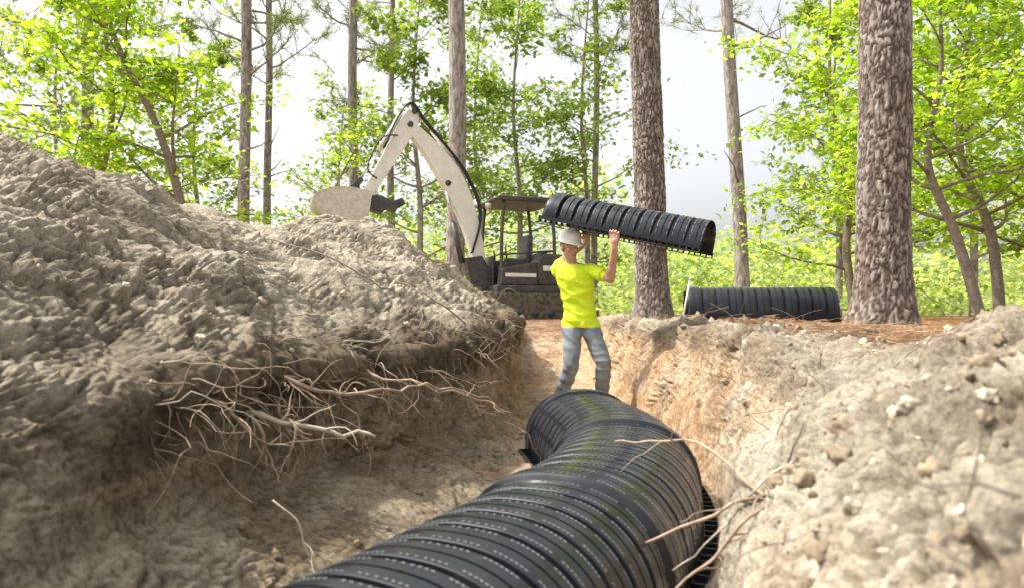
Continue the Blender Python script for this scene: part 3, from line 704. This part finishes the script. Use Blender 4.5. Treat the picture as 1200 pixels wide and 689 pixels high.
etube('joystick', [(.3, -.35, 1.2), (.33, -.35, 1.42)], .018, M_dark, 8, False); etube('joystick_2', [(.3, .35, 1.2), (.33, .35, 1.42)], .018, M_dark, 8, False)
for (sx, sy) in [(.5, -.6), (.5, .6), (-.62, -.6), (-.62, .6)]:
    etube('canopy_post', [(sx, sy, .66), (sx - .0, sy, 1.6), (sx * .88, sy * .97, 2.3)], .036, M_dark, 10)
prism('canopy_roof', [(-.7, 2.30), (.62, 2.30), (.66, 2.34), (.55, 2.40), (-.62, 2.41), (-.74, 2.35)], -.66, .66, M_dark, .03)
etube('canopy_rail', [(-.6, .6, 1.35), (.5, .6, 1.25)], .02, M_dark, 8, False); etube('canopy_rail_2', [(-.6, -.6, 1.35), (-.6, .6, 1.35)], .02, M_dark, 8, False)
etube('front_rail', [(.5, -.6, 1.5), (.5, .6, 1.5)], .018, M_dark, 8, False)
etube('work_light', [(.62, .3, 2.22), (.72, .3, 2.22)], .06, M_steel, 12, False)
for sg in (-1, 1):
    y0, y1 = (sg * .42, sg * .72) if sg > 0 else (sg * .72, sg * .42)
    trk = [(-.95 + .25 * -math.sin(t), .26 + .25 * math.cos(t)) for t in np.linspace(0, math.pi, 9)] + [(.95 + .25 * math.sin(t), .26 - .25 * math.cos(t)) for t in np.linspace(0, math.pi, 9)]
    prism('track', trk, y0, y1, M_rub, .02)
    cc = np.array(trk + [trk[0]]); dl_ = np.r_[0, np.cumsum(np.linalg.norm(np.diff(cc, axis=0), axis=1))]; g = Geo()
    for s_ in np.arange(0, dl_[-1], .09):
        p = np.array([np.interp(s_, dl_, cc[:, 0]), np.interp(s_, dl_, cc[:, 1])]); p2 = np.array([np.interp(s_ + .01, dl_, cc[:, 0]), np.interp(s_ + .01, dl_, cc[:, 1])])
        t = (p2 - p) / (np.linalg.norm(p2 - p) + 1e-9); nrm = np.array([t[1], -t[0]])
        g.add(boxV((p[0], (y0 + y1) / 2, p[1]), (t[0] * .02, 0, t[1] * .02), (0, .152, 0), (nrm[0] * .02, 0, nrm[1] * .02)), BOXF)
    g.obj('track_lugs', [M_rub], False, ex)
    for k, (wx, wr) in enumerate([(-.95, .19), (-.5, .09), (-.15, .09), (.2, .09), (.55, .09), (.95, .19)]):
        wz = .26 if wr > .1 else .13
        etube('roller', [(wx, y0 - .012, wz), (wx, y1 + .012, wz)], wr, M_dark, 20, False)
ebox('undercarriage', -.5, .5, -.42, .42, .2, .52, M_dark, .03)
prism('blade', [(1.3, .02), (1.36, .02), (1.42, .2), (1.36, .42), (1.3, .42), (1.34, .2)], -.78, .78, M_white, .006)
ebox('blade_arm', .5, 1.32, -.4, -.3, .15, .25, M_dark, .01); ebox('blade_arm_2', .5, 1.32, .3, .4, .15, .25, M_dark, .01)

# ------------------------------------------------------------ worker
wk = empty('construction_worker', (0, 0, 0))
parts = []; shells = Geo()
def uvball(c, r, m=None, nu=16, nv=12):
    vs = []
    for i in range(nv + 1):
        t = math.pi * i / nv
        for j in range(nu):
            a = 2 * math.pi * j / nu; vs.append((math.sin(t) * math.cos(a), math.sin(t) * math.sin(a), math.cos(t)))
    vs = np.array(vs) * r
    if m is not None: vs = vs @ np.array(m).T
    F = [(i * nu + j, (i + 1) * nu + j, (i + 1) * nu + (j + 1) % nu, i * nu + (j + 1) % nu) for i in range(nv) for j in range(nu)]
    return vs + np.array(c), np.array(F)
def cap(p, q, r0, r1, lab, flat=False):
    p = np.array(p, float); q = np.array(q, float); d = (q - p); L = np.linalg.norm(d); d /= L
    ts = []; rs = []
    if not flat:
        for a in np.linspace(-90, 0, 6)[:-1]: ts.append(r0 * math.sin(math.radians(a))); rs.append(max(r0 * math.cos(math.radians(a)), 1e-4))
    for k in np.linspace(0, 1, 6): ts.append(L * k); rs.append(r0 + (r1 - r0) * k)
    if not flat:
        for a in np.linspace(0, 90, 6)[1:]: ts.append(L + r1 * math.sin(math.radians(a))); rs.append(max(r1 * math.cos(math.radians(a)), 1e-4))
    v, f = tube(p + np.outer(ts, d), rs, 16); shells.add(v, f)
    parts.append((p, q, r0, r1, lab))
def loft(rings, lab):
    V = []; n = 24; a = np.arange(n) * 2 * math.pi / n; ct, st = math.cos(-.35), math.sin(-.35)
    for (c, rx, ry) in rings:
        X_ = np.sign(np.cos(a)) * np.abs(np.cos(a)) ** .85 * rx; Y_ = np.sin(a) * ry
        V.append(np.stack([c[0] + X_ * ct - Y_ * st, c[1] + X_ * st + Y_ * ct, np.full(n, c[2])], 1))
    V.append(np.array([rings[0][0]])); V.append(np.array([rings[-1][0]])); V = np.concatenate(V); F = []
    for i in range(len(rings) - 1):
        for j in range(n): k = (j + 1) % n; F.append((i * n + j, i * n + k, (i + 1) * n + k, (i + 1) * n + j))
    m = len(rings) * n; b = (len(rings) - 1) * n
    for j in range(0, n, 2): F.append((m, (j + 2) % n, j + 1, j)); F.append((m + 1, b + j, b + j + 1, b + (j + 2) % n))
    shells.add(V, np.array(F))
SKIN, SHIRT, JEAN, BOOT, HAIR = range(5)
A_ = np.array
loft([((.655, 6.50, .80), .165, .118), ((.65, 6.50, .90), .158, .115), ((.635, 6.50, 1.02), .15, .11), ((.618, 6.50, 1.16), .168, .12), ((.60, 6.50, 1.26), .182, .122), ((.588, 6.50, 1.33), .176, .105), ((.575, 6.50, 1.375), .125, .085), ((.568, 6.49, 1.41), .075, .068)], SHIRT)
for z_, x_ in [(.84, .655), (.95, .645), (1.1, .625), (1.2, .61), (1.3, .595)]: parts.append((A_([x_ - .06, 6.52, z_]), A_([x_ + .06, 6.48, z_]), .115, .115, SHIRT))
axd = CB - CA; innd = A_([.405, .914, 0])
def flange(t, side):
    return CA + axd * t + innd * side * .425
gR = flange(.47, -1) - A_([0, 0, .022])
sL = A_([.44, 6.58, 1.34]); sR = A_([.76, 6.43, 1.335]); eR = A_([.895, 6.215, 1.245]); wR = gR + A_([-.005, -.01, -.115])
cap((.52, 6.53, 1.33), sL, .07, .068, SHIRT); cap((.67, 6.47, 1.33), sR, .07, .068, SHIRT)
cap(sR, sR + (eR - sR) * .62, .066, .062, SHIRT, True); cap(sR, eR, .05, .043, SKIN); cap(eR, wR, .044, .028, SKIN)
cap(eR + (wR - eR) * .25, eR + (wR - eR) * .35, .046, .043, SKIN)
gL = flange(.12, 1) - A_([0, 0, .022])
eL = A_([.50, 6.84, 1.45]); wL = gL + A_([-.02, .0, -.115])
cap(sL, sL + (eL - sL) * .62, .066, .062, SHIRT, True); cap(sL, eL, .05, .042, SKIN); cap(eL, wL, .042, .028, SKIN)
hc = A_([.540, 6.44, 1.555]); cap((.565, 6.49, 1.36), (.55, 6.46, 1.50), .058, .055, SKIN)
fw = A_([.55, -.80, -.22]); fw /= np.linalg.norm(fw); rt = np.cross(fw, [0, 0, 1]); rt /= np.linalg.norm(rt); up = np.cross(rt, fw)
M3 = np.stack([rt, fw, up], 1)
def hp(x, y, z): return hc + rt * x + fw * y + up * z
v, f = uvball(hp(0, -.008, .025), (.077, .096, .098), M3, 24, 18); shells.add(v, f)
v, f = uvball(hp(0, .018, -.035), (.062, .07, .085), M3, 24, 18); shells.add(v, f)
v, f = uvball(hp(0, .055, -.095), (.03, .028, .024), M3); shells.add(v, f)
parts.append((hp(0, -.01, -.08), hp(0, 0, .03), .085, .09, SKIN))
cap(hp(0, .088, .012), hp(0, .108, -.022), .008, .013, SKIN)
cap(hp(-.03, .078, .03), hp(.03, .078, .03), .012, .012, SKIN)
cap(hp(-.022, .078, -.058), hp(.022, .078, -.058), .008, .008, SKIN); cap(hp(-.018, .078, -.070), hp(.018, .078, -.070), .007, .007, SKIN)
for s_ in (-1, 1):
    v, f = uvball(hp(s_ * .079, -.005, -.008), (.012, .02, .032), M3); shells.add(v, f)
    v, f = uvball(hp(s_ * .045, .06, -.02), (.022, .022, .022), M3); shells.add(v, f)
cap((.60, 6.5, .86), (.70, 6.5, .86), .12, .12, JEAN)
hL = A_([.575, 6.5, .84]); kL = A_([.555, 6.38, .45]); aLk = A_([.455, 6.56, .10])
hR = A_([.725, 6.49, .84]); kR = A_([.855, 6.36, .47]); aR = A_([.855, 6.52, .10])
for h_, k_, a2, tx in ((hL, kL, aLk, A_([-.1, -1, 0])), (hR, kR, aR, A_([.35, -.95, 0]))):
    cap(h_, k_, .102, .072, JEAN); cap(k_, k_ + (a2 - k_) * .3, .070, .073, JEAN); cap(k_ + (a2 - k_) * .3, a2, .073, .060, JEAN); cap(k_ + (a2 - k_) * .7, a2, .062, .068, JEAN, True)
    tx = tx / np.linalg.norm(tx); f0 = a2.copy(); f0[2] = .045
    cap(f0 - tx * .05, f0 + tx * .17, .046, .042, BOOT); cap(a2, f0, .05, .05, BOOT)
    cap(f0 + tx * .06 + (0, 0, .015), f0 + tx * .02 + (0, 0, .04), .045, .045, BOOT)
def hand(w_, grip, ax, inn):
    ax = ax / np.linalg.norm(ax); inn = inn / np.linalg.norm(inn); z_ = A_([0, 0, 1.])
    pc = grip - inn * .02 - z_ * .035
    cap(w_, pc - z_ * .02, .028, .03, SKIN)
    for o_, r_ in ((-.026, .019), (0, .021), (.026, .019)): cap(pc - z_ * .035 + ax * o_ * .8, pc + z_ * .025 + ax * o_, r_, r_ * .85, SKIN)
    for i, (o_, L_) in enumerate(((-.039, .8), (-.013, 1.0), (.013, .96), (.039, .78))):
        b0 = pc + z_ * .03 + ax * o_; b1 = b0 + z_ * .036 * L_ - inn * .012; b2_ = b1 + z_ * .012 + inn * .03 * L_; b3 = b2_ + inn * .016 * L_ - z_ * .016
        cap(b0, b1, .0105, .0095, SKIN); cap(b1, b2_, .0095, .009, SKIN); cap(b2_, b3, .009, .0078, SKIN)
    t0 = pc - z_ * .02 + ax * .03 * -1; t1 = t0 - ax * .02 + inn * .03 + z_ * .015; t2 = t1 + inn * .03 + z_ * .008
    cap(t0, t1, .014, .0115, SKIN); cap(t1, t2, .0115, .009, SKIN)
hand(wR, gR, axd, innd)
hand(wL, gL, axd, -innd)
raw = shells.obj('tmp_body', [], True)
md = raw.modifiers.new('r', 'REMESH'); md.mode = 'VOXEL'; md.voxel_size = .0055; md.use_smooth_shade = True
md2 = raw.modifiers.new('s', 'SMOOTH'); md2.factor = .5; md2.iterations = 3
dg = bpy.context.evaluated_depsgraph_get(); me = bpy.data.meshes.new_from_object(raw.evaluated_get(dg)); bpy.data.objects.remove(raw)
nf = len(me.polygons); fc = np.zeros(nf * 3); me.polygons.foreach_get('center', fc); fc = fc.reshape(-1, 3)
best = np.full(nf, 9.); lab = np.zeros(nf, int)
for (p, q, r0, r1, l) in parts:
    d = q - p; t = np.clip(((fc - p) @ d) / (d @ d), 0, 1); dist = np.linalg.norm(fc - p - t[:, None] * d, axis=1) - (r0 + (r1 - r0) * t)
    if l == SKIN and r0 < .06: dist = dist + .002
    m_ = dist < best; best[m_] = dist[m_]; lab[m_] = l
tors = (fc[:, 2] > .805) & (fc[:, 2] < 1.40) & (lab == JEAN); lab[tors] = SHIRT
lab[(lab == SHIRT) & (fc[:, 2] < .80)] = JEAN
nk = (np.hypot(fc[:, 0] - .568, fc[:, 1] - 6.49) < .11) & (fc[:, 2] > 1.34) & (fc[:, 2] < 1.47)
thr = 1.402 - .25 * np.clip(6.47 - fc[:, 1], 0, .1)
lab[nk & (fc[:, 2] < thr)] = SHIRT; lab[nk & (fc[:, 2] >= thr)] = SKIN
loc = (fc - hc) @ M3
hr = (np.abs(loc[:, 0]) < .086) & (loc[:, 1] < .012) & (loc[:, 2] > -.055 - loc[:, 1] * .2) & (loc[:, 2] < .14) & (loc[:, 1] > -.13) & ~((np.abs(loc[:, 0]) > .074) & (np.abs(loc[:, 1] + .005) < .02) & (loc[:, 2] < .025))
lab[hr & (lab == SKIN)] = HAIR
nv = len(me.vertices); vc = np.zeros(nv * 3); me.vertices.foreach_get('co', vc); vc = vc.reshape(-1, 3)
vn = np.zeros(nv * 3); me.vertices.foreach_get('normal', vn); vn = vn.reshape(-1, 3)
vl = np.zeros(nv, int); lv = np.zeros(len(me.loops), int); me.loops.foreach_get('vertex_index', lv); lt = np.zeros(nf, int); me.polygons.foreach_get('loop_total', lt); vl[lv] = np.repeat(lab, lt)
cloth = ((vl == SHIRT) | (vl == JEAN)).astype(float)
vs_ = vc @ np.array([[.9, 0, .35], [0, 1, 0], [-.35, 0, .9]])
fo = (1 - np.abs(perlin(vs_ * (6, 6, 13) + 3)) * 3) * .0055 + perlin(vc * 20) * .002
vc = vc + vn * (cloth * fo)[:, None]; me.vertices.foreach_set('co', vc.ravel().astype(np.float32))
M_skin = simple('skin', (.50, .28, .19), .5, var=.1, bmp=.05)
M_shirt = simple('safety_yellow_cloth', (.66, .84, .02), .8, var=.06, scale=10, bmp=.3, bscale=120)
M_jean = simple('denim', (.175, .215, .25), .85, var=.3, scale=7, bmp=.3, bscale=200, dirt=(.36, .33, .28), dirtamt=.5)
M_boot = simple('boot_leather', (.2, .13, .08), .7, var=.2, dirt=(.35, .28, .2), dirtamt=.7)
M_hair = simple('hair', (.09, .06, .04), .7, var=.3, scale=60, bmp=.6)
me.materials.clear()
for m in (M_skin, M_shirt, M_jean, M_boot, M_hair): me.materials.append(m)
me.polygons.foreach_set('material_index', lab.astype(np.int32)); me.polygons.foreach_set('use_smooth', np.ones(nf, bool)); me.update()
me.name = 'body'; link(bpy.data.objects.new('body', me), wk)
M_eye = simple('eye_dark', (.03, .02, .02), .2, var=.1, bmp=0); M_eyew = simple('eye_white', (.6, .56, .52), .3, var=.03, bmp=0)
g = Geo()
for s_ in (-1, 1):
    v, f = uvball(hp(s_ * .031, .0765, .006), (.012, .0115, .008), M3); g.add(v, f, 0)
    v, f = uvball(hp(s_ * .031, .084, .004), (.0055, .005, .0055), M3); g.add(v, f, 1)
g.obj('eyes', [M_eyew, M_eye], parent=wk)
g = Geo(); v, f = tube(np.array([hp(-.024, .087, -.064), hp(0, .091, -.064), hp(.024, .087, -.064)]), .0028, 6); g.add(v, f)
for s_ in (-1, 1): v, f = tube(np.array([hp(s_ * .015, .09, .026), hp(s_ * .032, .089, .030), hp(s_ * .048, .077, .025)]), .0045, 6); g.add(v, f)
M_lip = simple('brow_and_lip', (.16, .07, .05), .6, bmp=0); g.obj('face_details', [M_lip], parent=wk)
M_hat = simple('hardhat_plastic', (.80, .77, .69), .35, var=.06, bmp=.02, dirt=(.45, .38, .3), dirtamt=.35)
g = Geo(); nu = 40; V_ = []
ringsH = [(.124, -.006, 1), (.128, .0, 1), (.118, .004, 0), (.107, .012, 0), (.108, .04, 0), (.102, .07, 0), (.088, .098, 0), (.062, .118, 0), (.03, .128, 0), (.002, .13, 0)]
for (r_, z_, br) in ringsH:
    for j in range(nu):
        a = 2 * math.pi * j / nu; fx = math.cos(a); fy = math.sin(a)
        ext = .045 * max(0, fy) ** 2 if br else 0
        rid = .006 if (abs(fx) < .2 and not br and z_ > .03) else 0
        V_.append(hp(fx * r_ * .93, fy * (r_ * 1.12 + ext) - .005, .045 + z_ + rid - (.008 * max(0, fy) if br else 0)))
F_ = [(i * nu + j, i * nu + (j + 1) % nu, (i + 1) * nu + (j + 1) % nu, (i + 1) * nu + j) for i in range(len(ringsH) - 1) for j in range(nu)]
g.add(np.array(V_), np.array(F_)); o = g.obj('hard_hat', [M_hat], parent=wk)
s = o.modifiers.new('s', 'SOLIDIFY'); s.thickness = .004

# ------------------------------------------------------------ camera, world, sun
cam = bpy.data.cameras.new('camera'); co = bpy.data.objects.new('camera', cam); COL.objects.link(co); scene.camera = co
co.location = (0, 0, .95); co.rotation_euler = (math.radians(90), 0, 0)
cam.lens = 24; cam.sensor_width = 36; cam.shift_y = .017; cam.clip_start = .05; cam.clip_end = 1000
cam.dof.use_dof = True; cam.dof.focus_distance = 5.2; cam.dof.aperture_fstop = 2.8
el, rot = math.radians(58), math.radians(280)
w = bpy.data.worlds.new('World'); scene.world = w; w.use_nodes = True; nt = w.node_tree
sky = nt.nodes.new('ShaderNodeTexSky'); sky.sky_type = 'NISHITA'; sky.sun_disc = False; sky.sun_elevation = el; sky.sun_rotation = rot; sky.dust_density = 6; sky.air_density = 1.0
hs = nt.nodes.new('ShaderNodeHueSaturation'); hs.inputs['Saturation'].default_value = .2; hs.inputs['Value'].default_value = 2.15
nt.links.new(sky.outputs[0], hs.inputs['Color']); nt.links.new(hs.outputs[0], nt.nodes['Background'].inputs[0]); nt.nodes['Background'].inputs[1].default_value = .15
sd = bpy.data.lights.new('sun', 'SUN'); sd.energy = 5; sd.angle = math.radians(.5); sd.color = (1, .95, .86)
so = bpy.data.objects.new('sun', sd); COL.objects.link(so)
dirv = Vector((math.sin(rot) * math.cos(el), math.cos(rot) * math.cos(el), math.sin(el)))
so.rotation_euler = dirv.to_track_quat('Z', 'Y').to_euler()
scene.view_settings.view_transform = 'Standard'; scene.view_settings.look = 'None'; scene.view_settings.exposure = 0
print('verts', nr * nc)
